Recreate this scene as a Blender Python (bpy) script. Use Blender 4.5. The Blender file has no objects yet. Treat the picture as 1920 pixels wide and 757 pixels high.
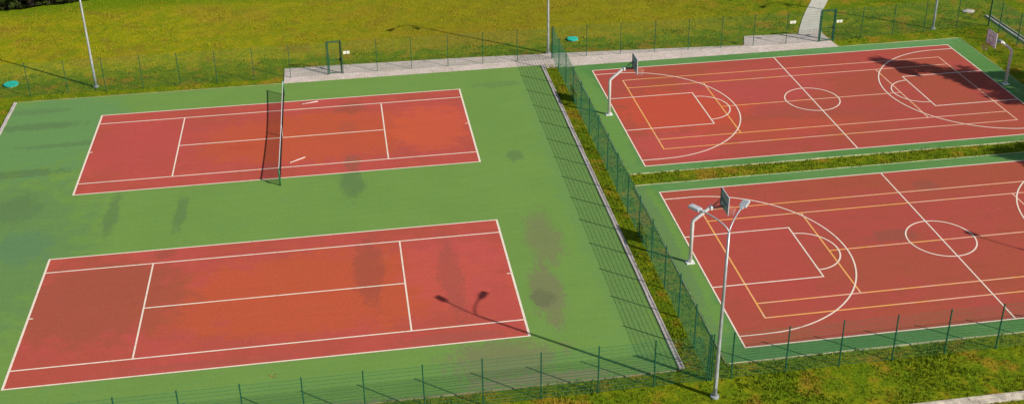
import bpy, math, random
import numpy as np
from mathutils import Vector, Matrix
R = math.radians
scene = bpy.context.scene
COL = scene.collection
rnd = random.Random(7)

# ---------------------------------------------------------------- helpers
class MB:
    """collects shapes and links them as ONE mesh object"""
    def __init__(s): s.v = []; s.f = []
    def add(s, vs, fs):
        n = len(s.v); s.v += [tuple(v) for v in vs]; s.f += [tuple(i + n for i in f) for f in fs]
    def box(s, x0, x1, y0, y1, z0, z1):
        s.add([(x0,y0,z0),(x1,y0,z0),(x1,y1,z0),(x0,y1,z0),(x0,y0,z1),(x1,y0,z1),(x1,y1,z1),(x0,y1,z1)],
              [(0,3,2,1),(4,5,6,7),(0,1,5,4),(1,2,6,5),(2,3,7,6),(3,0,4,7)])
    def bevbox(s, x0, x1, y0, y1, z0, z1, b):
        rings = []
        for z, k in ((z0,b),(z0+b,0),(z1-b,0),(z1,b)):
            rings.append([(x0+k,y0+b,z),(x0+b,y0+k,z),(x1-b,y0+k,z),(x1-k,y0+b,z),(x1-k,y1-b,z),(x1-b,y1-k,z),(x0+b,y1-k,z),(x0+k,y1-b,z)])
        vs = sum(rings, []); fs = [tuple(range(7,-1,-1)), tuple(range(24,32))]
        for r in range(3):
            for i in range(8):
                j = (i+1) % 8; fs.append((r*8+i, r*8+j, r*8+8+j, r*8+8+i))
        s.add(vs, fs)
    def quad(s, a, b, c, d): s.add([a,b,c,d], [(0,1,2,3)])
    def poly(s, pts, z): s.add([(x,y,z) for x,y in pts], [tuple(range(len(pts)))])
    def tube(s, pts, rad, n=10, cap=True):
        pts = [Vector(p) for p in pts]; m = len(pts)
        if not hasattr(rad, '__len__'): rad = [rad]*m
        up = None; vs = []; fs = []
        for i, p in enumerate(pts):
            d = (pts[min(i+1,m-1)] - pts[max(i-1,0)]).normalized()
            if up is None: up = Vector((1,0,0)) if abs(d.x) < .9 else Vector((0,1,0))
            a = (up - d*up.dot(d)).normalized(); b = d.cross(a); up = a
            for k in range(n):
                t = 2*math.pi*k/n + math.pi/n
                vs.append(p + (a*math.cos(t) + b*math.sin(t))*rad[i])
        for i in range(m-1):
            for k in range(n):
                l = (k+1) % n; fs.append((i*n+k, i*n+l, (i+1)*n+l, (i+1)*n+k))
        if cap: fs += [tuple(range(n-1,-1,-1)), tuple((m-1)*n+k for k in range(n))]
        s.add(vs, fs)
    def obj(s, name, m, parent=None, smooth=False, loc=None):
        me = bpy.data.meshes.new(name); me.from_pydata([tuple(v) for v in s.v], [], s.f); me.update()
        me.materials.append(m)
        if smooth: me.polygons.foreach_set('use_smooth', [True]*len(me.polygons))
        o = bpy.data.objects.new(name, me); COL.objects.link(o)
        if parent: o.parent = parent
        if loc: o.location = loc
        return o

def npobj(name, V, F, m, parent=None):
    me = bpy.data.meshes.new(name); nv = len(V); nf, k = F.shape
    me.vertices.add(nv); me.vertices.foreach_set('co', V.astype(np.float32).ravel())
    me.loops.add(nf*k); me.loops.foreach_set('vertex_index', F.astype(np.int32).ravel())
    me.polygons.add(nf); me.polygons.foreach_set('loop_start', np.arange(0, nf*k, k, dtype=np.int32))
    me.update(calc_edges=True); me.materials.append(m)
    o = bpy.data.objects.new(name, me); COL.objects.link(o)
    if parent: o.parent = parent
    return o

def tag(o, label=None, cat=None, group=None, kind=None):
    if label: o['label'] = label
    if cat: o['category'] = cat
    if group: o['group'] = group
    if kind: o['kind'] = kind
    return o
def struct(o): o['kind'] = 'structure'; return o
def empty(name, loc=(0,0,0), rz=0):
    o = bpy.data.objects.new(name, None); COL.objects.link(o); o.location = loc; o.rotation_euler = (0,0,rz)
    o.empty_display_size = .3; return o
def copy_tree(o, parent=None):
    c = o.copy(); COL.objects.link(c); c.parent = parent
    for ch in list(o.children): copy_tree(ch, c)
    return c

# ---------------------------------------------------------------- node helpers
class NT:
    def __init__(s, name):
        s.m = bpy.data.materials.new(name); s.m.use_nodes = True; s.t = s.m.node_tree
        s.b = s.t.nodes['Principled BSDF']; s.L = s.t.links.new
        s.pos = s.t.nodes.new('ShaderNodeNewGeometry').outputs['Position']
    def n(s, t, **k):
        x = s.t.nodes.new(t)
        for a, b in k.items(): setattr(x, a, b)
        return x
    def put(s, sock, v):
        if isinstance(v, bpy.types.NodeSocket): s.L(v, sock)
        else: sock.default_value = v
    def noise(s, scale, detail=3, rough=.5, vec=None, dist=0):
        x = s.n('ShaderNodeTexNoise'); s.L(vec or s.pos, x.inputs['Vector'])
        x.inputs['Scale'].default_value = scale; x.inputs['Detail'].default_value = detail
        x.inputs['Roughness'].default_value = rough; x.inputs['Distortion'].default_value = dist
        return x.outputs['Fac']
    def math(s, op, a, b=0.0, c=None):
        x = s.n('ShaderNodeMath', operation=op); s.put(x.inputs[0], a); s.put(x.inputs[1], b)
        if c is not None: s.put(x.inputs[2], c)
        return x.outputs[0]
    def ramp(s, v, lo, hi, a=0., b=1.):
        x = s.n('ShaderNodeMapRange', interpolation_type='SMOOTHSTEP'); s.put(x.inputs['Value'], v)
        x.inputs['From Min'].default_value = lo; x.inputs['From Max'].default_value = hi
        x.inputs['To Min'].default_value = a; x.inputs['To Max'].default_value = b
        return x.outputs[0]
    def mix(s, f, a, b, mode='MIX'):
        x = s.n('ShaderNodeMix', data_type='RGBA', blend_type=mode)
        s.put(x.inputs[0], f)
        for i, c in ((6,a),(7,b)):
            if isinstance(c, bpy.types.NodeSocket): s.L(c, x.inputs[i])
            else: x.inputs[i].default_value = (*c, 1)
        return x.outputs[2]
    def scaled(s, sx, sy, sz=1):
        x = s.n('ShaderNodeMapping'); s.L(s.pos, x.inputs['Vector']); x.inputs['Scale'].default_value = (sx,sy,sz)
        return x.outputs[0]
    def ellipse(s, cx, cy, rx, ry, warp, soft=.6):
        """soft edged patch at a place in the world, edge broken by noise"""
        sep = s.sep
        dx = s.math('DIVIDE', s.math('SUBTRACT', sep[0], cx), rx); dy = s.math('DIVIDE', s.math('SUBTRACT', sep[1], cy), ry)
        d = s.math('SQRT', s.math('ADD', s.math('MULTIPLY', dx, dx), s.math('MULTIPLY', dy, dy)))
        d = s.math('ADD', d, warp)
        return s.ramp(d, 1+soft*.5, 1-soft*.5)
    def xyz(s):
        x = s.n('ShaderNodeSeparateXYZ'); s.L(s.pos, x.inputs[0]); s.sep = [x.outputs[0], x.outputs[1], x.outputs[2]]
    def bump(s, h, dist, strength=1):
        x = s.n('ShaderNodeBump'); s.L(h, x.inputs['Height']); x.inputs['Distance'].default_value = dist
        x.inputs['Strength'].default_value = strength; s.L(x.outputs[0], s.b.inputs['Normal'])
    def out(s, c, rough=.8, metal=0, spec=.3):
        s.put(s.b.inputs['Base Color'], c if isinstance(c, bpy.types.NodeSocket) else (*c,1))
        s.put(s.b.inputs['Roughness'], rough); s.b.inputs['Metallic'].default_value = metal
        s.b.inputs['Specular IOR Level'].default_value = spec
        return s.m

def srgb(r, g, b, k=1.0):
    f = lambda c: (c/12.92 if c <= .04045 else ((c+.055)/1.055)**2.4)
    return tuple(min(.95, f(c/255)*k) for c in (r,g,b))
K = 1.10        # picture value -> base colour

def paint(name, col, var=.08, rough=.55, metal=0, scale=3, dirt=None, spec=.4):
    t = NT(name); n = t.noise(scale, 4, .6); n2 = t.noise(scale*14, 3, .6)
    c = t.mix(t.ramp(n, .35, .7), [x*(1-var) for x in col], [min(1, x*(1+var)) for x in col])
    if dirt: c = t.mix(t.ramp(n2, .55, .75, 0, .55), c, dirt)
    t.bump(n2, .002, .4)
    return t.out(c, t.ramp(n, .3, .7, rough-.08, rough+.08), metal, spec)

def court_mat(name, base, alts, patches, stains, rough=.82, fine=.09):
    """acrylic court coating: patchy tone, worn areas, damp stains, grit"""
    t = NT(name); t.xyz()
    w = t.math('MULTIPLY', t.math('SUBTRACT', t.noise(.9, 4, .65), .5), 1.6)
    w2 = t.math('ADD', t.math('MULTIPLY', t.math('SUBTRACT', t.noise(1.1, 6, .78, vec=t.scaled(1.6,.7)), .5), 2.6), t.math('MULTIPLY', t.math('SUBTRACT', t.noise(7, 3, .7), .5), 1.7))
    c = t.mix(t.ramp(t.noise(.22, 4, .6), .38, .62), base, alts[0])
    c = t.mix(t.ramp(t.noise(.75, 4, .62, dist=.4), .5, .68, 0, .55), c, alts[1])
    for (cx,cy,rx,ry,col,a) in patches:
        m = t.math('MULTIPLY', t.ellipse(cx,cy,rx,ry,w,.5), a); c = t.mix(m, c, col)
    for (cx,cy,rx,ry,col,a) in stains:
        m = t.math('MULTIPLY', t.ellipse(cx,cy,rx,ry,w2,.5), a*.85); c = t.mix(m, c, col)
    # roller streaks along the court and fine grit
    st = t.noise(1.0, 3, .6, vec=t.scaled(.25, 3.2)); c = t.mix(t.ramp(st, .3, .7, 0, .06), c, (.05,.05,.04))
    md = t.noise(6.5, 5, .8); c = t.mix(t.ramp(md, .3, .7, 0, .9), t.mix(1.0, c, (.93,.93,.93), 'MULTIPLY'), t.mix(1.0, c, (1.08,1.07,1.07), 'MULTIPLY'))
    sc = t.noise(2.2, 6, .8, dist=1.2); c = t.mix(t.ramp(sc, .60, .66, 0, .22), c, t.mix(.35, c, (.42,.36,.30)))
    g = t.noise(38, 2, .7); c = t.mix(t.ramp(g, .3, .75, 0, 1), c, t.mix(1.0, c, (1.16,1.15,1.15), 'MULTIPLY'))
    sp = t.noise(5.5, 2, .5); c = t.mix(t.ramp(sp, .70, .74, 0, .35), c, (.06,.06,.045))
    t.bump(g, .004, .5)
    return t.out(c, rough, 0, .08)

# ---------------------------------------------------------------- materials
GRN = srgb(111,145,70,K); GRN2 = srgb(108,142,68,K); GRN3 = srgb(107,144,74,K)
DST = srgb(86,112,72,K); GRY = srgb(120,118,84,K); BLU = srgb(92,128,88,K)
m_green = court_mat('green_court_coating', GRN, [GRN2, GRN3],
    [(-5.5,12,7.0,9,srgb(98,132,78,K),.75), (-3,27,5,6,srgb(100,140,84,K),.8), (28.9,14,1.2,19,srgb(104,140,78,K),.6)],  # last patch paints the middle fence's shadow band into the coating colour
    [(25.9,8.6,.9,2.6,GRY,.75),(25.2,3.4,.8,2.6,GRY,.9),(24.9,3.0,.6,.7,srgb(92,98,70,K),.6),(22.3,-1.6,2.6,1.4,GRY,.85),
     (16.0,16.6,.7,1.9,DST,.7),(16.1,19.6,.5,1.5,DST,.6),(25.9,18.4,.5,.8,DST,.6),(2.6,15.2,.35,2.2,DST,.6),(6.4,14.6,.35,2.0,DST,.6),
     (-1.7,12.4,1.6,1.6,BLU,.8),(-4.1,27.8,3.2,.5,DST,.6),(-4.4,21.2,3.5,.5,DST,.7),(-1.3,24.8,3.0,.35,DST,.5),(-4.8,8,2.0,4,BLU,.8),
     (-2.8,16.8,1.2,1.6,DST,.55),(26.5,29.2,1.6,.5,DST,.35),(24,-3.2,3.5,.35,srgb(140,128,100,K),.8),(10,-3.6,8,.3,srgb(120,120,90,K),.7),
     (-4.5,30.2,2,.5,DST,.4),(1.8,8.8,.2,1.3,DST,.4)])
BG = srgb(96,136,74,K)
m_green2 = court_mat('darker_green_court_coating', BG, [srgb(84,130,66,K), srgb(98,142,84,K)],
    [(36,-3,8,1.0,srgb(82,124,72,K),.6),(32.3,6,1.0,9,srgb(106,142,66,K),.85),(32.3,22,1.0,8,srgb(104,142,68,K),.85)],
    [(32.4,7,.4,8,srgb(96,120,84,K),.6),(55,31,6,.7,srgb(104,150,96,K),.7),(47,14.2,8,.5,srgb(98,140,92,K),.5)])
RED = srgb(172,80,65,K); ORG = srgb(186,86,53,K); PNK = srgb(182,80,71,K); DRD = srgb(158,82,62,K)
m_red = court_mat('brick_red_court_coating', RED, [PNK, srgb(186,86,68,K)],
    [(14,5.5,8.2,3.6,ORG,.8), (3,6.5,4.5,3.6,DRD,.8), (14,23.3,7.2,3.4,ORG,.75), (3.4,24,3.6,3.6,srgb(180,78,72,K),.6),(21.2,23.2,2.4,3.2,srgb(198,90,60,K),.7),(20.8,6.5,2.6,3.3,srgb(192,84,80,K),.5)],
    [(16.5,7.0,.75,3.0,srgb(150,78,62,K),.75),(20.6,5.8,.6,3.6,srgb(150,80,68,K),.6),(16.2,27.2,.9,1.0,srgb(148,80,62,K),.7),(16.0,24.2,.5,1.0,srgb(160,84,66,K),.5),
     (16.1,19.1,.5,1.2,srgb(128,90,66,K),.6),(6.0,10.6,.5,.6,srgb(140,80,60,K),.6),(9.5,22.5,.8,.6,srgb(180,74,52,K),.5),(5.2,26,.8,.8,srgb(170,78,64,K),.4),
     (20.2,.5,2.4,.4,srgb(160,84,72,K),.7),(8,.4,4,.3,srgb(160,84,72,K),.5)])
BR = srgb(163,80,61,K)
m_red2 = court_mat('muted_red_court_coating', BR, [srgb(169,76,66,K), srgb(157,79,57,K)],
    [(37.6,23,4.2,3.2,srgb(188,78,56,K),.85),(42,19.2,6,1.4,srgb(180,80,60,K),.6),(36,6,3.4,6,srgb(174,74,66,K),.6),(44,26,5,3,srgb(180,80,74,K),.5),(36,18,3,2,srgb(190,80,78,K),.5)],
    [(44.4,5.6,1.4,.55,srgb(130,82,66,K),.6),(48.6,10.4,.7,.6,srgb(134,80,66,K),.6),(44.8,21.3,2.2,.8,srgb(160,80,68,K),.5),(50,20.6,3,.5,srgb(158,78,66,K),.4),(55.6,19.6,2,.6,srgb(158,80,68,K),.4)])

def line_mat(name, col, wear):
    t = NT(name); n = t.noise(3.2, 6, .85)
    c = t.mix(t.ramp(n, .5, .68, 0, wear*1.8), col, srgb(176,96,80,K)); c = t.mix(t.ramp(t.noise(.5,3,.5), .3,.7,0,.25), c, [x*.8 for x in col])
    return t.out(c, .7, 0, .3)
m_white = line_mat('white_line_paint', srgb(244,228,206,1.05), .25)
m_whitebb = line_mat('white_court_line_paint', srgb(250,224,204,1.05), .25)
def yellow_mat():
    t = NT('yellow_line_paint'); t.xyz(); n = t.noise(.55, 4, .7)
    c = t.mix(t.ramp(t.math('ADD', n, t.ramp(t.sep[0], 36, 56, .1, -.12)), .42, .6), srgb(240,188,158), srgb(242,176,96,1.03))
    c = t.mix(t.ramp(t.noise(3.2,6,.85), .5, .68, 0, .4), c, srgb(176,96,80,K)); return t.out(c, .7, 0, .2)
m_yellow = yellow_mat()

def grass_ground():
    t = NT('grass_ground_soil'); t.xyz()
    # olive in the dry far field, greener beside the courts and towards the right
    n1 = t.noise(.12, 4, .6); n2 = t.noise(.9, 5, .7, dist=.3); n3 = t.noise(9, 4, .75)
    dry = srgb(160,154,12,K); mid = srgb(132,142,8,K); wet = srgb(98,122,10,K)
    c = t.mix(t.ramp(n2, .42, .62), mid, dry)
    c = t.mix(t.ramp(n1, .50, .62, 0, .6), c, srgb(160,134,34,K))
    c = t.mix(t.ramp(t.noise(.38,5,.7,dist=.6), .52, .62, 0, .65), c, srgb(134,116,32,K)); c = t.mix(t.ramp(t.noise(.3,5,.7), .56, .66, 0, .6), c, srgb(100,126,8,K))
    c = t.mix(t.ramp(t.noise(2.4,4,.8), .5, .72, 0, .5), c, srgb(188,172,70,K))
    fy = t.math('ADD', t.ramp(t.sep[1], 35.2, 38.2, 0, 1), t.math('MULTIPLY', t.math('SUBTRACT', n2, .5), 1.8))
    fx = t.ramp(t.math('ADD', t.sep[0], t.math('MULTIPLY', n1, 14)), 46, 60, 1, .0)
    far = t.math('MULTIPLY', t.ramp(fy, .2, .8), fx)
    g = t.mix(t.ramp(n2, .38, .66), wet, srgb(134,140,14,K))
    g = t.mix(t.ramp(t.noise(.45, 4, .7), .52, .64, 0, .7), g, srgb(158,122,34,K))
    c = t.mix(t.ramp(t.math('ADD', t.sep[0], t.math('MULTIPLY', n2, 16)), 12, 34, 0, .45), c, srgb(138,124,22,K))
    c = t.mix(far, g, c)
    edge = t.ramp(t.math('ADD', t.sep[1], t.math('MULTIPLY', n2, 4)), 50.5, 53, 0, .9); c = t.mix(edge, c, srgb(104,132,8,K))
    c = t.mix(t.ramp(n3, .35, .62, .42, 0), c, (.012,.02,.002))
    t.bump(n3, .035, .8)
    return t.out(c, .95, 0, .1)
m_ground = grass_ground()
def blade_mat():
    t = NT('grass_blades'); t.xyz()
    oi = t.n('ShaderNodeNewGeometry').outputs['Random Per Island']
    n1 = t.noise(.12, 4, .6); n2 = t.noise(.9, 5, .7, dist=.3)
    fx = t.ramp(t.math('ADD', t.sep[0], t.math('MULTIPLY', n1, 14)), 46, 60, 1, .0)
    fy = t.ramp(t.math('ADD', t.sep[1], t.math('MULTIPLY', n2, 4)), 37, 40.5, 0, 1)
    green = t.mix(oi, srgb(84,114,10,K), srgb(146,156,34,K)); olive = t.mix(oi, srgb(126,132,6,K), srgb(182,170,40,K))
    c = t.mix(t.math('MULTIPLY', fx, fy), green, olive)
    c = t.mix(t.ramp(t.noise(.45,4,.7), .54, .66, 0, .75), c, srgb(176,142,56,K))
    e = t.ramp(t.sep[1], 50.5, 52.5, 0, .8); c = t.mix(e, c, srgb(120,150,20,K))
    return t.out(c, .8, 0, .15)
m_blade = blade_mat()
def path_mat():
    t = NT('concrete_paving'); t.xyz()
    c = t.mix(t.ramp(t.noise(.5,5,.6), .35,.65), srgb(222,204,194,K), srgb(206,192,178,K))
    c = t.mix(t.ramp(t.noise(3,4,.7), .5,.75,0,.4), c, srgb(160,150,128,K))
    br = t.n('ShaderNodeTexBrick'); t.L(t.scaled(1,1), br.inputs['Vector']); br.inputs['Scale'].default_value = 1.0
    br.inputs['Mortar Size'].default_value = .012; br.inputs['Brick Width'].default_value = .4; br.inputs['Row Height'].default_value = .2
    br.inputs['Color1'].default_value = (1,1,1,1); br.inputs['Color2'].default_value = (.86,.86,.86,1); br.inputs['Mortar'].default_value = (.5,.48,.45,1)
    c = t.mix(.8, c, br.outputs['Color'], 'MULTIPLY')
    gx = t.ramp(t.sep[1], 34.2, 35.4, 0, .8); c = t.mix(gx, c, srgb(192,192,176,K))
    cj = t.n('ShaderNodeTexVoronoi', feature='DISTANCE_TO_EDGE'); t.L(t.pos, cj.inputs['Vector']); cj.inputs['Scale'].default_value = .9
    c = t.mix(t.ramp(cj.outputs['Distance'], .004, .02, .35, 0), c, srgb(110,104,84,K))
    c = t.mix(t.ramp(t.noise(1.2,5,.75), .55, .68, 0, .45), c, srgb(156,140,120,K))
    t.bump(t.noise(30,3,.6), .004, .6)
    return t.out(c, .9, 0, .2)
m_path = path_mat()
m_kerb = paint('concrete_kerb', srgb(186,176,170,K), .14, .9, 0, 1.3, srgb(120,112,96,K), .2)
m_old = paint('old_rough_concrete', srgb(196,184,166,K), .28, .95, 0, 2.2, srgb(120,106,84,K), .1)
m_edge = paint('pale_edging', srgb(184,182,146,K), .2, .92, 0, .9, srgb(110,120,70,K), .2)
m_kerbd = paint('weathered_edging', srgb(150,146,108,K), .2, .92, 0, 1.1, srgb(96,104,60,K), .2)
m_fence = paint('dark_green_coated_steel', (.010,.10,.06), .15, .45, 0, 4)
m_wire = paint('green_coated_wire', (.03,.20,.11), .12, .5, 0, 5)
m_galv = paint('galvanised_steel', (.52,.54,.57), .12, .42, .35, 2.5, (.3,.3,.3))
m_lamp = paint('lamp_housing_grey', (.55,.58,.6), .1, .4, .2, 4)
m_lens = paint('lamp_lens', (.75,.78,.8), .05, .2)
m_pwhite = paint('white_painted_steel', (.80,.79,.76), .06, .5, 0, 3, (.42,.38,.32))
m_dgrey = paint('dark_grey_bracket', (.15,.18,.20), .15, .5, .3)
m_bback = paint('backboard_grey', (.36,.42,.45), .1, .6, 0, 3)
m_bwhite = paint('backboard_white', (.86,.85,.88), .05, .5, 0, 3)
m_bmark = paint('backboard_marking', (.26,.16,.30), .1, .5)
m_rim = paint('orange_rim', (.75,.16,.05), .1, .45)
m_cord = paint('pale_cord', (.75,.55,.50), .1, .8)
m_net = paint('black_net_cord', (.018,.02,.02), .2, .8)
m_tape = paint('white_net_tape', (.80,.80,.78), .05, .8)
m_npost = paint('green_net_post', (.01,.18,.07), .1, .4)
m_turq = paint('turquoise_plastic', (.03,.55,.42), .12, .4, 0, 5, (.05,.35,.28))
m_sign = paint('white_sign_sheet', (.85,.85,.74), .03, .5)
m_black = paint('black_drain_shade_and_handle', (.012,.012,.012), .2, .9)  # black for the drain's painted shade and for the gate handles
m_bark = paint('tree_bark', (.09,.065,.045), .35, .95, 0, 5, (.03,.025,.02))
m_shade_litter = paint('shade_darkened_litter', (.010,.012,.004), .6, 1, 0, 1.7, (.03,.045,.01), 0)  # leaf litter near black, the wood's shade put into its colour
def leaf_mat(name, a, b):
    t = NT(name); oi = t.n('ShaderNodeNewGeometry').outputs['Random Per Island']
    c = t.mix(oi, a, b); c = t.mix(t.ramp(t.noise(.8,2,.5), .35,.65,0,.5), c, [x*.45 for x in a])
    t.out(c, .6, 0, .25)
    tr = t.n('ShaderNodeBsdfTranslucent'); t.L(c, tr.inputs['Color']); mx = t.n('ShaderNodeMixShader'); mx.inputs[0].default_value = .25
    o = t.t.nodes['Material Output']; t.L(t.b.outputs[0], mx.inputs[1]); t.L(tr.outputs[0], mx.inputs[2]); t.L(mx.outputs[0], o.inputs['Surface'])
    return t.m
m_leaf = leaf_mat('broad_leaves', (.035,.075,.012), (.09,.13,.02))
m_leaf2 = leaf_mat('bush_leaves', (.05,.10,.012), (.13,.17,.03))

# ---------------------------------------------------------------- ground and setting
def grid(name, xs, ys, zf, m):
    X, Y = np.meshgrid(xs, ys); Z = zf(X, Y); V = np.stack([X.ravel(), Y.ravel(), Z.ravel()], 1)
    nx, ny = len(xs), len(ys); i = np.arange(nx-1); j = np.arange(ny-1); I, J = np.meshgrid(i, j)
    a = (J*nx+I).ravel(); F = np.stack([a, a+1, a+1+nx, a+nx], 1)
    o = npobj(name, V, F, m); o.data.polygons.foreach_set('use_smooth', [True]*len(o.data.polygons)); return o
def axis(lo, a, b, hi, st):
    return np.concatenate([np.linspace(lo, a-25, 12), np.arange(a-20, a, 4), np.arange(a, b, st), np.arange(b, b+24, 4), np.linspace(b+28, hi, 12)])
def gz(X, Y):
    near = np.clip((Y-36)/6, 0, 1) + np.clip((-5-Y)/4, 0, 1)
    z = -.035 + .012*np.sin(X*.9+1.3*np.sin(Y*.7)) + .010*np.sin(Y*1.3+X*.4)
    z += np.clip(near,0,1)*.05*np.sin(X*.31+.8)*np.sin(Y*.27)
    return z
struct(grid('ground', axis(-600,-30,90,700,.6), axis(-400,-14,66,700,.6), gz, m_ground))

def sheet(name, x0, x1, y0, y1, z, m, n=1):
    b = MB(); b.box(x0,x1,y0,y1,z-.06,z); return struct(b.obj(name, m))
TX0, TX1, TY0, TY1 = -5.95, 29.9, -3.55, 32.0
sheet('court_ground', TX0, TX1, TY0, TY1, .010, m_green)
CL, CW = 23.77, 10.97
for oy in (0.0, 17.91):
    b = MB(); b.quad((0,oy,.014),(CL,oy,.014),(CL,oy+CW,.014),(0,oy+CW,.014)); struct(b.obj('tennis_court', m_red))
AX0, AX1 = 32.15, 61.55
sheet('court_ground', AX0, AX1, 14.85, 31.45, .010, m_green2)
sheet('court_ground', AX0, AX1, -3.5, 13.35, .010, m_green2)
BBX0, BBX1 = 33.30, 60.08
bbs = [(22.97, 7.40, 22.94, 5.36), (4.91, 7.50, 4.76, 5.26)]
for yc, hy, _, _ in bbs:
    b = MB(); b.quad((BBX0,yc-hy,.014),(BBX1,yc-hy,.014),(BBX1,yc+hy,.014),(BBX0,yc+hy,.014)); struct(b.obj('basketball_court', m_red2))

def rect(b, x0, x1, y0, y1, z): b.quad((x0,y0,z),(x1,y0,z),(x1,y1,z),(x0,y1,z))
def ring(b, cx, cy, rx, ry, w, a0, a1, z, n=56):
    for i in range(n):
        p = a0+(a1-a0)*i/n; q = a0+(a1-a0)*(i+1)/n; o = w/2
        b.quad((cx+(rx-o)*math.cos(p),cy+(ry-o)*math.sin(p),z),(cx+(rx+o)*math.cos(p),cy+(ry+o)*math.sin(p),z),
               (cx+(rx+o)*math.cos(q),cy+(ry+o)*math.sin(q),z),(cx+(rx-o)*math.cos(q),cy+(ry-o)*math.sin(q),z))
def tennis_lines(x0, x1, y0, y1, ys0, ys1, xs0, xs1, name, m, w, wb, z, ticks=True):
    b = MB()
    for y in (y0+w/2, y1-w/2): rect(b, x0, x1, y-w/2, y+w/2, z)
    for y in (ys0, ys1): rect(b, x0+wb, x1-wb, y-w/2, y+w/2, z)
    for x in (x0, x1-wb): rect(b, x, x+wb, y0+w, y1-w, z+.0015)
    for x in (xs0, xs1): rect(b, x-w/2, x+w/2, ys0+w/2, ys1-w/2, z+.0015)
    yc = (y0+y1)/2; rect(b, xs0+w/2, xs1-w/2, yc-w/2, yc+w/2, z)
    if ticks:
        rect(b, x0+wb, x0+wb+.18, yc-w/2, yc+w/2, z); rect(b, x1-wb-.18, x1-wb, yc-w/2, yc+w/2, z)
    return struct(b.obj(name, m))
for oy in (0.0, 17.91):
    tennis_lines(0, CL, oy, oy+CW, oy+1.372, oy+CW-1.372, 5.485, CL-5.485, 'court_markings', m_white, .08, .11, .018)
for yc, hy, yt, ht in bbs:
    tennis_lines(35.0, 58.36, yt-ht, yt+ht, yt-4.0, yt+4.0, 40.4, 52.93, 'court_markings', m_yellow, .085, .085, .018, False)
    b = MB(); w = .08
    for y in (yc-hy+w/2, yc+hy-w/2): rect(b, BBX0, BBX1, y-w/2, y+w/2, .022)
    for x in (BBX0+w/2, BBX1-w/2, 46.70): rect(b, x-w/2, x+w/2, yc-hy+w, yc+hy-w, .0235)
    for s, xb in ((1, BBX0), (-1, BBX1)):
        xa, xk = xb+s*w, xb+s*5.82
        for y in (yc-2.44, yc+2.44): rect(b, min(xa,xk), max(xa,xk), y-w/2, y+w/2, .022)
        rect(b, min(xk,xk+s*w), max(xk,xk+s*w), yc-2.44-w/2, yc+2.44+w/2, .0235)
        ring(b, xk+s*w, yc, 1.72, 1.8, w, -math.pi/2 if s > 0 else math.pi/2, math.pi/2 if s > 0 else 1.5*math.pi, .025)
        xh = xb+s*1.45
        for y in (yc-6.6, yc+6.6): rect(b, min(xa,xh), max(xa,xh), y-w/2, y+w/2, .022)
        ring(b, xh, yc, 6.62, 6.6, w, -math.pi/2 if s > 0 else math.pi/2, math.pi/2 if s > 0 else 1.5*math.pi, .0265, 90)
    ring(b, 46.70, yc, 1.8, 1.8, w, 0, 2*math.pi, .025)
    struct(b.obj('court_markings', m_whitebb))

def kerb(x0, x1, y0, y1, z1=.05, m=None, seg=1.0):
    b = MB(); L = max(x1-x0, y1-y0); n = max(1, round(L/seg)); along = (x1-x0) > (y1-y0)
    for i in range(n):
        dz = rnd.uniform(-.006,.006); j = rnd.uniform(-.006,.006)
        if along: b.bevbox(x0+L*i/n+.004, x0+L*(i+1)/n-.004, y0+j, y1+j, -.1, z1+dz, .012)
        else: b.bevbox(x0+j, x1+j, y0+L*i/n+.004, y0+L*(i+1)/n-.004, -.1, z1+dz, .012)
    return struct(b.obj('kerb', m or m_kerb))
kerb(29.915, 30.04, -3.55, 32.0, .06); kerb(30.06, 30.17, -3.55, 32.0, .045)
kerb(-6.17, -5.97, -3.55, 32.0, .06)
kerb(-5.95, 11.8, 32.015, 32.08, .02, m_kerbd)
kerb(-5.95, 29.9, -3.64, -3.565, .018, m_kerbd)
for y0, y1 in ((14.785,14.835),(13.365,13.425)): kerb(AX0, AX1, y0, y1, .02, m_edge)
kerb(AX0, AX1, -3.57, -3.515, .015, m_edge)
kerb(52.1, AX1, 31.465, 31.52, .015, m_edge)
kerb(AX0-.08, AX0-.015, 14.8, 31.4, .02, m_kerbd); kerb(AX0-.08, AX0-.015, -3.5, 13.3, .02, m_kerbd)
kerb(AX1+.015, AX1+.07, 14.8, 31.4, .02, m_edge); kerb(AX1+.015, AX1+.07, -3.5, 13.3, .02, m_edge)
kerb(35.5, 78, -7.80, -7.60, .05, m_old, 3); kerb(35.9, 78, -8.06, -7.83, .04, m_old, 3)

b = MB()
pl = [(11.8,32.1),(30.2,32.02),(30.25,31.47),(52.12,31.47),(52.0,33.0),(51.95,34.2),(52.4,35.8),(53.1,37.4),(54.1,39.3),(55.4,41.4),(58.5,45.5),(64,52),(72,60),(71,61.5),(62,53.5),(56.9,45.8),(54.1,41.6),(52.75,39.4),(51.5,37.2),(50.65,35.5),(50.15,34.45),
      (46.0,34.75),(45.36,32.98),(38,33.55),(31,34.02),(24,34.38),(15.8,34.65),(11.8,34.68)]
vs = [(x,y,.012) for x,y in pl]; n = len(vs); vs += [(x,y,-.1) for x,y in pl]
b.add(vs, [tuple(range(n))] + [(i,(i+1)%n,(i+1)%n+n,i+n)[::-1] for i in range(n)])
struct(b.obj('path', m_path))
# drainage channel beyond the right fence, its inner shade painted as a black sheet
b = MB(); b.bevbox(65.75,65.93,22,35.4,-.1,.10,.015); b.bevbox(66.22,66.30,22,35.4,-.1,.05,.012)
struct(b.obj('kerb', m_kerb)); b = MB(); b.quad((65.93,22,.0),(66.22,22,.0),(66.22,35.4,.0),(65.93,35.4,.0)); struct(b.obj('drainage_channel', m_black))
b = MB(); b.poly([(-60,46),(-16,50.3),(-12.3,50.9),(-10.5,51.3),(-9.6,51.2),(-8,51.9),(-6.4,51.9),(-5,52.5),(-3.2,53.0),(2,56),(6,62),(8,90),(-60,90)], .03); struct(b.obj('forest_floor', m_shade_litter))

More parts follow.
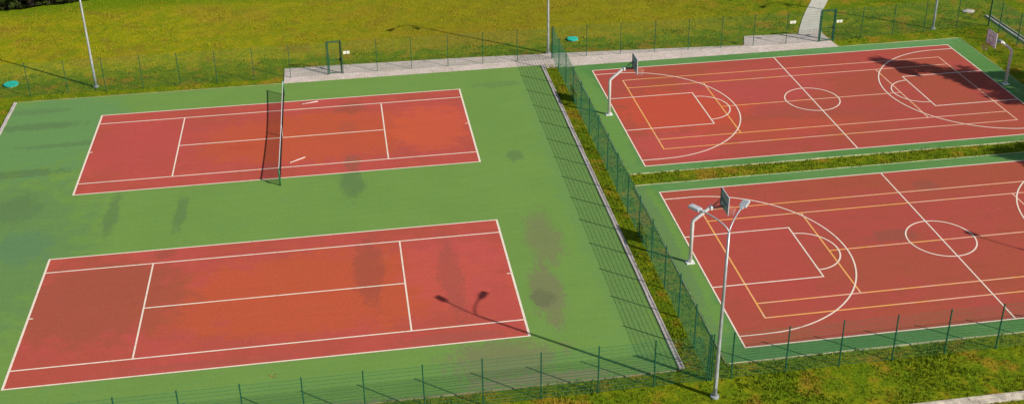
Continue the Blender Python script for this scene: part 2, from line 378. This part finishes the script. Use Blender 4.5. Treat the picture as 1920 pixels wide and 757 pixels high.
# ---------------------------------------------------------------- grass tufts (stuff)
def scatter(name, regions, hmin, hmax, label, seed, avoid=None):
    g = np.random.default_rng(seed); P = []; 
    for (x0,x1,y0,y1,dens) in regions:
        n = int((x1-x0)*(y1-y0)*dens); p = np.stack([g.uniform(x0,x1,n), g.uniform(y0,y1,n)], 1); P.append(p)
    P = np.vstack(P)
    if avoid: P = P[~avoid(P[:,0], P[:,1])]
    k = np.sin(P[:,0]*1.7+np.sin(P[:,1]*1.1)*2)*np.sin(P[:,1]*2.1+P[:,0]*.6); P = P[g.uniform(-1.2,1,len(P)) < k+.35]
    nb = 6; n = len(P)*nb; base = np.repeat(P, nb, 0) + g.normal(0,.035,(n,2))
    hs = np.repeat(g.uniform(hmin,hmax,len(P))*(1+.5*np.sin(P[:,0]*.8)*np.sin(P[:,1]*.9)), nb)*g.uniform(.6,1.2,n)
    a = g.uniform(0,2*np.pi,n); ln = g.uniform(.2,.9,n)*hs; wd = g.uniform(.008,.016,n)
    d = np.stack([np.cos(a),np.sin(a)],1); s = np.stack([-d[:,1],d[:,0]],1)
    z0 = gz(base[:,0],base[:,1])
    A = np.column_stack([base-s*wd[:,None], z0-.01]); B = np.column_stack([base+s*wd[:,None], z0-.01])
    C = np.column_stack([base+d*ln[:,None]*.45+s*wd[:,None]*.6, z0+hs*.7]); D = np.column_stack([base+d*ln[:,None], z0+hs])
    V = np.stack([A,B,C,D],1).reshape(-1,3); i = np.arange(n)*4
    F = np.stack([i,i+1,i+2,i+3],1)
    o = npobj(name, V, F, m_blade); return tag(o, label, 'grass', kind='stuff')
def on_path(x, y): return ((y < 34.9-.045*(x-11)) & (y > 31) & (x > 11.5) & (x < 46)) | ((x>45)&(x<52.3)&(y<34.9)&(y > 31)) | ((x > 50+(y-34.4)*.5-.2) & (x < 52.4+(y-34.4)*.5+.1) & (y > 34) & (y < 44))
def in_court(x, y): return (x>AX0-.1)&(x<AX1+.1)&(((y>-3.6)&(y<13.45))|((y>14.8)&(y<31.6)))
scatter('grass', [(8,52,-9,-3.56,75)], .05, .12, 'short rough grass along the near side of the courts', 1)
scatter('grass', [(30.14,32.17,-3.6,32,80),(32.1,61.5,13.37,14.86,80)], .05,.11, 'rough grass strips between the court surfaces', 2)
scatter('grass', [(-16,-6.2,22,33,22),(-12,70,32.1,37,26),(61.6,70,10,33,22)], .05,.11, 'green grass under the far fence line', 3, lambda x,y: on_path(x,y)|((x>-6.2)&(x<29.9)&(y<32.1))|in_court(x,y))
scatter('grass', [(-16,72,37,54,26)], .035,.085, 'olive dry meadow grass beyond the courts', 4, on_path)
# small white clover flowers / litter specks are left to the ground material

# ---------------------------------------------------------------- wire fences
H = 2.4
def build_fence(x0, y0, x1, y1, ts, label, skip=(), h=H, q=.0021, group='green mesh fences around the courts'):
    L = math.hypot(x1-x0, y1-y0); f = empty('mesh_fence', (x0,y0,0), math.atan2(y1-y0, x1-x0)); tag(f, label, 'fence', group)
    post = None
    for t in ts:
        if post is None:
            b = MB(); pw = .026 if q > .0014 else .02; b.bevbox(-pw,pw,-pw,pw,-.1,h+.03,.006); b.box(-pw-.005,pw+.005,-pw-.005,pw+.005,h+.031,h+.055)
            post = b.obj('post', m_fence, f); o = post
        else:
            o = post.copy(); COL.objects.link(o); o.parent = f
        o.location = (t, 0, 0); o.rotation_euler = (rnd.uniform(-.006,.006), rnd.uniform(-.006,.006), 0)
    cache = {}
    for i in range(len(ts)-1):
        if i in skip: continue
        w = round(ts[i+1]-ts[i], 2)
        if w not in cache:
            b = MB(); n = max(2, round(w/.05)); e = q*1.15      # welded twin wire mesh
            for k in range(1, n):
                x = w*k/n; b.box(x-q, x+q, -q, q, .04, h)
            for k in range(13):
                z = .06+(h-.08)*k/12
                for yy in (-.0055, .0055): b.box(.027, w-.027, yy-e, yy+e, z-e, z+e)
            o = b.obj('wire_panel', m_wire, f); cache[w] = o
        else:
            o = cache[w].copy(); COL.objects.link(o); o.parent = f
        o.location = (ts[i], 0, 0)
    return f
FY = 33.0; NY = -4.55
xs = [31.0-2.52*k for k in range(15)][::-1]
build_fence(xs[0], NY, 31.0, NY, [x-xs[0] for x in xs[:-1]]+[31.0-xs[0]-.10], 'green wire fence along the near edge of the two tennis courts')
xs = [32.0+2.52*k for k in range(14)]
build_fence(31.0, NY, 65.0, NY+.1, [.1]+[x-31 for x in xs[:-1]]+[33.9], 'green wire fence in front of the nearer basketball court', q=.0015)
ys = [NY, -2.2]+[-2.2+2.53*k for k in range(1,14)]+[33.2]
build_fence(31.0, NY, 31.0, 33.2, [y-NY for y in ys], 'green wire fence on the grass strip between tennis and basketball courts')
xl = [-7.3,-5.3,-2.8,-.3,2.2,4.7,7.2,9.75,12.26,14.86]
build_fence(-7.3, FY, 14.86, FY, [x+7.3 for x in xl], 'green wire fence behind the tennis courts, left of the small gate', q=.0013)
xr = [15.94,18.34,20.77,23.38,25.89,28.4,30.9]
build_fence(15.94, FY, 30.9, FY, [x-15.94 for x in xr], 'green wire fence beside the pale path, right of the small tennis gate', q=.0013)
xr = [31.1,33.5,36.0,38.55,41.07,43.55,46.0,48.5,50.98]
build_fence(31.1, FY+.1, 50.98, FY-.35, [x-31.1 for x in xr], 'green wire fence along the path behind the farther basketball court', q=.0013)
xr = [52.2,54.4,57.0,59.6,62.3,65.0]
build_fence(52.2, FY-.3, 65.0, FY+.5, [x-52.2 for x in xr], 'green wire fence on the grass right of the path gate', q=.0013)
ys = [NY+2.6*k for k in range(15)]
build_fence(-7.3, NY, -7.3, FY-.05, [y-NY for y in ys if y < 32]+[FY-.05-NY], 'green wire fence past the left end of the tennis courts')
build_fence(65.0, NY+.15, 65.0, FY+.45, [.05]+[y-NY for y in ys[1:] if y < 32]+[FY+.3-NY], 'green wire fence past the right end of the basketball courts')

def gate(x0, x1, y0, y1, label):
    L = math.hypot(x1-x0, y1-y0); g = empty('metal_gate', (x0,y0,0), math.atan2(y1-y0,x1-x0)); tag(g, label, 'gate', 'gates in the far fence')
    for t in (0, L):
        b = MB(); b.bevbox(-.038,.038,-.038,.038,-.1,H+.10,.008); b.obj('gate_post', m_fence, g, loc=(t,0,0))
    b = MB(); r = .018; a, c = .066, L-.066
    for t in (a, c): b.box(t-r,t+r,-r,r,.08,H-.02)
    for z in (.08+r, H-.02-r, 1.05): b.box(a+r+.001,c-r-.001,-r,r,z-r,z+r)
    b.obj('gate_frame', m_fence, g)
    b = MB()
    for k in range(1, 16):
        x = a+(c-a)*k/16; b.box(x-.0024,x+.0024,-.0024,.0024,.12,H-.07)
    for k in range(11):
        z = .2+k*.2; b.box(a+r,c-r,.004,.009,z-.003,z+.003)
    b.obj('wire_panel', m_wire, g)
    b = MB(); b.bevbox(c-.06,c+.06,-.05,-.027,.95,1.2,.006); b.bevbox(c-.20,c-.02,-.09,-.07,1.1,1.13,.006); b.box(c-.05,c-.03,-.071,-.05,1.105,1.125)
    b.obj('handle', m_black, g)
    b = MB(); b.box(0.039,L-.039,-.022,.022,H+.03,H+.08); b.obj('top_rail', m_fence, g)
gate(14.94, 15.86, FY+.1, FY+.12, 'narrow green gate with a top rail opening onto the tennis path')
gate(51.06, 52.12, FY-.35, FY-.32, 'dark green gate where the footpath enters the basketball side')

def notice(x, y, z, label):
    o = empty('notice_plate', (x,y,z)); tag(o, label, 'sign', 'white plates on the far fence')
    for dx in (-.12, .12):
        b = MB(); b.bevbox(dx-.105,dx+.105,-.014,-.004,-.11,.11,.004); b.obj('plate', m_sign, o)
    b = MB(); b.box(-.21,.21,-.0035,.004,-.02,.02); b.obj('bracket', m_galv, o)
notice(16.26, FY-.045, 1.62, 'pair of small white plates right of the tennis court gate')
notice(48.86, FY-.40, 1.72, 'pair of small white plates by a fence post left of the footpath')
notice(52.50, FY-.34, 1.52, 'pair of small white plates right of the footpath gate')

# ---------------------------------------------------------------- tennis net
net = empty('tennis_net', (11.86,17.03,0)); tag(net, 'black tennis net with white top band across the farther tennis court', 'net')
NL = 13.0
def top(t): u = abs(t-NL/2)/(NL/2); return .92+.14*u**1.6
for t in (0, NL):
    b = MB(); b.tube([(0,t,-.05),(0,t,1.08)], .045, 14); b.tube([(0,t,1.08),(0,t,1.11)], [.05,.03], 14); b.obj('net_post', m_npost, net, True)
b = MB(); b.box(-.01,.05,-.14,-.046,.55,.75); b.obj('winder', m_npost, net)
b = MB(); n = 300; hw = .0032
for k in range(1, n):
    t = .06+(NL-.12)*k/n; b.box(-hw,hw,t-hw,t+hw,.03,top(t)-.06)
for k in range(21):
    f = k/20
    for i in range(26):
        t0 = .06+(NL-.12)*i/26; t1 = .06+(NL-.12)*(i+1)/26; z0 = .03+(top(t0)-.1)*f; z1 = .03+(top(t1)-.1)*f
        b.add([(hw+.001,t0,z0-hw),(hw+.001,t1,z1-hw),(hw+.001,t1,z1+hw),(hw+.001,t0,z0+hw)], [(0,1,2,3)])
b.obj('net_mesh', m_net, net)
b = MB()
for i in range(40):
    t0 = .05+(NL-.1)*i/40; t1 = .05+(NL-.1)*(i+1)/40; z0, z1 = top(t0), top(t1)
    for x in (-.014, .014): b.add([(x,t0,z0-.07),(x,t1,z1-.07),(x,t1,z1),(x,t0,z0)], [(0,1,2,3)])
    b.add([(-.014,t0,z0),(.014,t0,z0),(.014,t1,z1),(-.014,t1,z1)], [(0,1,2,3)])
b.obj('net_tape', m_tape, net)
b = MB(); b.box(-.02,.02,6.47,6.53,0.02,.86); b.obj('centre_strap', m_tape, net)
for (x,y,x1,y1,lab) in ((13.09,28.24,14.11,28.50,'thin white pole lying on the court near the far net post'),(12.38,19.79,13.28,20.38,'thin white pole lying on the court near the closer net post')):
    b = MB(); b.tube([(x,y,.04),(x1,y1,.04)], .025, 8); b.tube([(x,y,.04),(x+(x1-x)*.04,y+(y1-y)*.04,.04)], .03, 8)
    tag(b.obj('net_stick', m_tape, None, True), lab, 'pole', 'white poles lying beside the net')

# ---------------------------------------------------------------- basketball hoops
def hoop():
    r = empty('basketball_hoop')
    b = MB(); b.bevbox(-.22,.22,-.2,.2,.01,.06,.01)
    for sx in (-.16,.16):
        for sy in (-.14,.14): b.tube([(sx,sy,.06),(sx,sy,.09)], .02, 6)
    for s in (-1,1): b.add([(.075,s*.01,.06),(.2,s*.01,.06),(.075,s*.01,.25)], [(0,1,2)])
    b.obj('base_plate', m_pwhite, r)
    b = MB(); b.tube([(0,0,.06),(0,0,2.42),(.05,0,2.52),(.82,0,3.14),(.90,0,3.18)], [.10,.095,.095,.085,.085], 12); b.obj('pole', m_pwhite, r, True)
    b = MB(); b.bevbox(.86,.98,-.13,.13,3.08,3.28,.01); b.obj('pole_cap', m_pwhite, r)
    b = MB(); b.box(.98,1.56,-.10,-.06,3.14,3.19); b.box(.98,1.56,.06,.10,3.14,3.19); b.tube([(.98,0,3.25),(1.56,0,3.62)], .022, 8); b.tube([(.98,-.03,3.22),(1.56,-.36,3.5)], .016, 8); b.tube([(.98,.03,3.22),(1.56,.36,3.5)], .016, 8)
    b.obj('bracket', m_dgrey, r)
    bx = 1.63
    bb = MB(); bb.bevbox(bx-.02,bx+.02,-.60,.60,2.95,3.97,.008); bo = bb.obj('backboard', m_bwhite, r)
    b = MB(); b.box(bx-.024,bx-.0205,-.57,.57,2.98,3.94); b.obj('back_panel', m_bback, bo)
    b = MB(); b.box(bx-.05,bx-.0245,-.59,-.55,2.96,3.96); b.box(bx-.05,bx-.0245,.55,.59,2.96,3.96); b.box(bx-.05,bx-.0245,-.549,.549,3.42,3.46); b.obj('back_frame', m_dgrey, bo)
    b = MB(); t = .045; e = bx+.0225
    for (y0,y1,z0,z1) in ((-.29,.29,3.60,3.60+t),(-.29,.29,3.16,3.16+t),(-.29,-.29+t,3.16+t,3.60),(.29-t,.29,3.16+t,3.60)): b.quad((e,y0,z0),(e,y1,z0),(e,y1,z1),(e,y0,z1))
    for (y0,y1,z0,z1) in ((-.60,.60,3.93,3.97),(-.60,.60,2.95,2.99),(-.60,-.56,2.99,3.93),(.56,.60,2.99,3.93)): b.quad((e,y0,z0),(e,y1,z0),(e,y1,z1),(e,y0,z1))
    b.obj('board_marking', m_bmark, bo)
    cx = bx+.02+.13+.225
    b = MB(); b.tube([(cx+.225*math.cos(a),.225*math.sin(a),3.05) for a in [2*math.pi*i/24 for i in range(25)]], .011, 6, False)
    b.box(bx+.021,bx+.17,-.05,.05,3.03,3.07); ro = b.obj('rim', m_rim, r)
    b = MB()
    for i in range(12):
        for s in (-1,1):
            p = []
            for k in range(5):
                a = 2*math.pi*(i+s*k*.5)/12; rr = .22-.022*k*(1 if k < 4 else .9); p.append((cx+rr*math.cos(a), rr*math.sin(a), 3.04-.10*k))
            b.tube(p, .005, 3, False)
    b.obj('hoop_net', m_cord, r)
    return r
h0 = hoop(); G = 'basketball hoops'
for i, (x,y,rz,lab) in enumerate(((32.92,4.90,0,'white basketball hoop at the left end of the nearer court, beside the double street lamp'),
    (32.85,23.05,0,'white basketball hoop at the left end of the farther court'),
    (60.50,22.98,math.pi,'basketball hoop at the right end of the farther court, in tree shade'),
    (60.50,4.90,math.pi,'basketball hoop at the right end of the nearer court, outside the frame'))):
    o = h0 if i == 0 else copy_tree(h0)
    o.location = (x,y,0); o.rotation_euler = (0,0,rz); tag(o, lab, 'basketball hoop', G)

# ---------------------------------------------------------------- lamps
def lamp(sides=(-1,1)):
    r = empty('street_lamp')
    b = MB(); b.tube([(0,0,-.1),(0,0,.04),(0,0,.06)], [.19,.19,.12], 16); b.obj('base', m_galv, r)
    b = MB(); b.tube([(0,0,.05),(0,0,1.2),(0,0,1.25),(0,0,5),(0,0,8.25)], [.098,.095,.085,.07,.052], 16); mo = b.obj('mast', m_galv, r, True)
    b = MB(); b.bevbox(-.05,.05,-.105,-.09,.5,.95,.004); b.obj('service_hatch', m_lamp, mo)
    for s in sides:
        b = MB(); p = []
        for k in range(13):
            u = k/12; d = 1.28*(1-math.cos(u*math.pi/2)) ** .95; zz = 8.22+.52*math.sin(u*math.pi/2)
            p.append((s*d*.74, d*.92, zz))
        b.tube([(s*.012,0,8.05)]+p, .032, 10); ao = b.obj('arm', m_galv, r, True)
        e = Vector(p[-1]); dr = Vector((s*.62,.78,.06)).normalized(); sd = Vector((-dr.y,dr.x,0)).normalized(); up = dr.cross(sd)
        def blk(l0,l1,w,z0,z1,tap=0):
            q = []
            for z, k in ((z0,0),(z1,tap)):
                for a, c in ((l0+k,-w+k),(l1-k,-w+k),(l1-k,w-k),(l0+k,w-k)): q.append(e+dr*a+sd*c+up*z)
            return q, [(0,3,2,1),(4,5,6,7),(0,1,5,4),(1,2,6,5),(2,3,7,6),(3,0,4,7)]
        b = MB(); b.add(*blk(-.10,.44,.165,-.02,.06,.03)); b.add(*blk(-.26,-.10,.07,-.03,.05,.01))
        for k in range(5): b.add(*blk(.0+.07*k,.02+.07*k,.12,.061,.08,0))
        hd = b.obj('lamp_head', m_lamp, r)
        b = MB(); b.add(*blk(-.04,.40,.14,-.035,-.021)); b.obj('lens', m_lens, hd)
    return r
l0 = lamp()
for i, (x,y,rz,lab) in enumerate(((30.90,-5.66,0,'tall double headed lamp standing in the grass between the two near courts'),
    (30.86,34.15,math.pi,'tall grey lamp post behind the far fence at the middle, by the path'),
    (-1.10,33.85,math.pi,'tall grey lamp post at the far left, behind the tennis courts'),
    (60.59,33.7,math.pi,'grey lamp post at the far right behind the farther basketball court'),
    (60.6,-5.3,0,'single armed lamp past the right edge of the picture'))):
    o = l0 if i == 0 else lamp((-1,)) if i == 4 else copy_tree(l0)
    if i == 4: o.scale = (1,1,1.11)
    o.location = (x,y,0); o.rotation_euler = (0,0,rz); tag(o, lab, 'street lamp', 'grey lamp posts around the courts')
l0.rotation_euler = (0,.004,0)

# ---------------------------------------------------------------- turquoise covers, small things
def cover(x, y, lab, s=1):
    o = empty('access_cover', (x,y,-.03)); tag(o, lab, 'cover', 'round turquoise covers in the grass')
    b = MB(); b.tube([(0,0,-.05),(0,0,.05)], .40*s, 32); b.obj('rim', m_kerbd, o)
    b = MB(); b.tube([(0,0,.051),(0,0,.13),(0,0,.15)], [.44*s,.44*s,.38*s], 32)
    b.tube([(0,0,.15),(0,0,.165)], .12*s, 16)
    for k in range(6):
        a = k*math.pi/3; b.tube([(.14*s*math.cos(a),.14*s*math.sin(a),.152),(.37*s*math.cos(a),.37*s*math.sin(a),.152)], .012, 6)
    b.obj('lid', m_turq, o)
cover(-7.05, 35.25, 'round turquoise cover in the grass at the far left corner', 1.12)
cover(33.15, 36.45, 'round turquoise cover in the grass behind the middle of the far fence', .95)
def rock(x, y, s, lab, m):
    b = MB(); g = random.Random(int(x*10)); vs = []; n = 9
    for i, (z, r) in enumerate(((0,1),(.25,1.05),(.5,.6))):
        for k in range(n): a = 2*math.pi*k/n; q = r*g.uniform(.75,1.1); vs.append((x+s*1.5*q*math.cos(a), y+s*q*math.sin(a), -.03+z*s))
    fs = [(r*n+k, r*n+(k+1)%n, (r+1)*n+(k+1)%n, (r+1)*n+k) for r in range(2) for k in range(n)]+[tuple(range(2*n,3*n))]
    b.add(vs, fs); tag(b.obj('stone', m), lab, 'stone')
rock(65.0, 36.6, .33, 'flat pale stone lying in the grass beyond the far right fence', m_kerb)
b = MB(); g = random.Random(3)
for k in range(9):
    a = g.uniform(0,6.28); x = 11.82+g.gauss(0,.10); y = -.92+g.gauss(0,.09); l = g.uniform(.05,.1)
    b.add([(x,y,.016),(x+l*math.cos(a),y+l*math.sin(a),.03),(x+l*math.cos(a+1),y+l*math.sin(a+1),.018)], [(0,1,2)])
tag(b.obj('fallen_leaves', paint('dry_leaf', (.32,.14,.05), .3, .8)), 'little heap of dry brown leaves on the green near the bottom left', 'leaves')

# ---------------------------------------------------------------- trees
def make_tree(seed, h, cr, base, ncl, per, leaf, ls, name='broadleaf_tree', conic=.0):
    g = np.random.default_rng(seed); t = empty(name)
    b = MB(); pts = []; x = y = 0
    for k in range(8):
        u = k/7; pts.append((x,y,-.1+u*h*.86)); x += g.normal(0,.05*h/10); y += g.normal(0,.05*h/10)
    rr = [.025*h*(1-.85*k/7)+.02 for k in range(8)]; rr[0] *= 1.4
    b.tube(pts, rr, 9); cl = []
    for k in range(ncl):
        u = g.uniform(0,1)**.85; z = base+(h-base)*u
        prof = math.sin(math.pi*min(1,(.12+.88*u)))**.6 if conic == 0 else (1-u)**conic+.05
        prof *= 1+.3*math.sin(k*2.4)
        r = cr*prof*math.sqrt(g.uniform(.12,1)); a = g.uniform(0,2*math.pi); c = np.array([r*math.cos(a), r*math.sin(a), z]); cl.append(c)
        if k % 2 == 0:
            i = min(6, max(1, int((z-.25*r)/h/.86*7))); p = Vector(pts[i]); e = Vector(c); mid = (p+e)/2+Vector((0,0,.1*r))
            b.tube([p, mid, e], [rr[i]*.42, rr[i]*.24, .015], 5)
    b.obj('trunk', m_bark, t, True)
    cl = np.array(cl); n = ncl*per; cs = np.repeat(cl, per, 0); sz = np.repeat(g.uniform(.55,1.25,ncl)*cr*.23, per)
    off = g.normal(0,1,(n,3)); off /= np.linalg.norm(off,axis=1)[:,None]; off *= (g.uniform(0,1,n)**.5*sz)[:,None]; off[:,2] *= .6
    C = cs+off; a = g.normal(0,1,(n,3)); a /= np.linalg.norm(a,axis=1)[:,None]; bb = np.cross(a, g.normal(0,1,(n,3))); bb /= np.linalg.norm(bb,axis=1)[:,None]
    s = (g.uniform(.6,1.3,n)*ls)[:,None]
    V = np.stack([C-a*s, C+bb*s*.45, C+a*s, C-bb*s*.45],1).reshape(-1,3); i = np.arange(n)*4
    npobj('crown', V, np.stack([i,i+1,i+2,i+3],1), leaf, t)
    return t
ta = make_tree(11, 13.6, 2.7, 2.6, 84, 75, m_leaf, .16, conic=.85)
tb = make_tree(12, 11.2, 2.5, 2.4, 76, 75, m_leaf, .16)
GT = 'trees right of the basketball courts, outside the frame'
def by_shadow(n, st, h):     # base of a tree of height h whose shadow tip falls at (n, st) across / along the sun's course
    a = st-1.474*h; return n*.635-.773*a, n*.773+.635*a
specs = [(ta,56.2,-23.4,13.6,0,1.0),(tb,53.9,-32.4,11.0,1,.98),(tb,45.5,-34.3,10.3,2.2,.95),(tb,57.8,-31.6,11.2,3.5,1.0),(tb,56.3,-33.0,12.0,5.3,1.07),(tb,58.8,-34.6,11.2,.6,1.0),(tb,55.6,-29.6,11.8,4.5,1.05)]
for i, (src,nn,st,hh,rz,s) in enumerate(specs):
    x, y = by_shadow(nn, st, hh)
    o = src if i in (0,1) else copy_tree(src)
    o.location = (x,y,0); o.rotation_euler = (0,0,rz); o.scale = (s,s,s)
    tag(o, ['tallest pointed leafy tree right of the courts','shorter leafy tree on the near side of the pointed tree','lone leafy tree closest to the nearer basketball court end','leafy tree on the far side of the pointed tree','broad leafy tree farthest right of the courts','leafy tree nearest the far right fence corner','round leafy tree close beside the pointed tree'][i], 'tree', GT)
tf = [make_tree(21, 11, 2.8, 1.4, 60, 60, m_leaf, .26), make_tree(22, 9, 2.4, 1.0, 55, 60, m_leaf2, .26), make_tree(23, 12, 2.6, 2.2, 55, 60, m_leaf, .26, conic=.8)]
spots = [(-9.1,52.3),(-11.3,52.0),(-5.2,53.4),(-7.2,52.9),(-2.4,54.8),(-13.4,51.8),(-9.0,57.5),(-5.8,59),(-2.5,60),(-13,57),(-18.5,53),(.3,58.6),(-17,58),(-21.5,53.5)]
g = random.Random(5)
for i, (x,y) in enumerate(spots):
    o = tf[i] if i < 3 else copy_tree(tf[g.randrange(3)])
    o.location = (x,y,0); s = g.uniform(.85,1.15); o.scale = (s,s,s); o.rotation_euler = (0,0,g.uniform(0,6.28))
    tag(o, 'leafy tree at the dark wood edge in the top left corner', 'tree', 'trees of the wood in the top left corner')
b0 = make_tree(31, 1.5, 1.0, .15, 34, 60, m_leaf2, .07, 'bush'); 
for i, (x,y,s) in enumerate(((-11.6,51.2,.9),(-8.4,51.9,.28),(-4.6,52.6,.45),(-13.9,50.9,1.1),(-9.9,51.6,.3),(-.6,54.6,.9),(-6.8,52.3,.35),(-10.6,51.3,.75),(-7.6,52.2,.6),(-5.9,52.2,.4),(-3.6,53.1,.7),(-12.6,51.0,.8),(-10.0,52.6,1.2),(-8.2,53.2,1.1),(-5.0,53.8,1.2),(-2.0,54.2,.8))):
    o = b0 if i == 0 else copy_tree(b0); o.location = (x,y,0); o.scale = (s,s,s*.9); o.rotation_euler = (0,0,i*1.3)
    tag(o, 'green bush in front of the dark wood at the top left', 'bush', 'bushes at the wood edge')

# ---------------------------------------------------------------- light, sky, camera
sun_dir = Vector((1.14,-.935,1)).normalized()
el = math.asin(sun_dir.z); az = math.atan2(sun_dir.x, sun_dir.y)
sl = bpy.data.lights.new('Sun', 'SUN'); sl.energy = 4.5; sl.angle = R(.55); sl.color = (1.0,.945,.86)
so = bpy.data.objects.new('Sun', sl); COL.objects.link(so); so.rotation_euler = sun_dir.to_track_quat('Z','Y').to_euler(); so.location = (60,-40,50)
w = bpy.data.worlds.new('World'); scene.world = w; w.use_nodes = True
sk = w.node_tree.nodes.new('ShaderNodeTexSky'); sk.sky_type = 'NISHITA'; sk.sun_disc = False; sk.sun_elevation = el; sk.sun_rotation = az
bg = w.node_tree.nodes['Background']; w.node_tree.links.new(sk.outputs[0], bg.inputs[0]); bg.inputs[1].default_value = .075

cam = bpy.data.cameras.new('Camera'); co = bpy.data.objects.new('Camera', cam); COL.objects.link(co); scene.camera = co
yaw, pit, rol = .1482, -.4697, -.0134
f = Vector((math.sin(yaw)*math.cos(pit), math.cos(yaw)*math.cos(pit), math.sin(pit)))
r = Vector((math.cos(yaw), -math.sin(yaw), 0)); u = r.cross(f)
r2 = math.cos(rol)*r+math.sin(rol)*u; u2 = -math.sin(rol)*r+math.cos(rol)*u
M = Matrix((r2, u2, -f)).transposed().to_4x4(); M.translation = Vector((16.3401,-44.5727,32.7681)); co.matrix_world = M
cam.sensor_width = 36; cam.lens = 2205.17/1920*36; cam.shift_y = -(378.5-279.67)/1920; cam.clip_end = 3000; cam.clip_start = .5
scene.view_settings.view_transform = 'Standard'; scene.view_settings.look = 'None'; scene.view_settings.exposure = 0
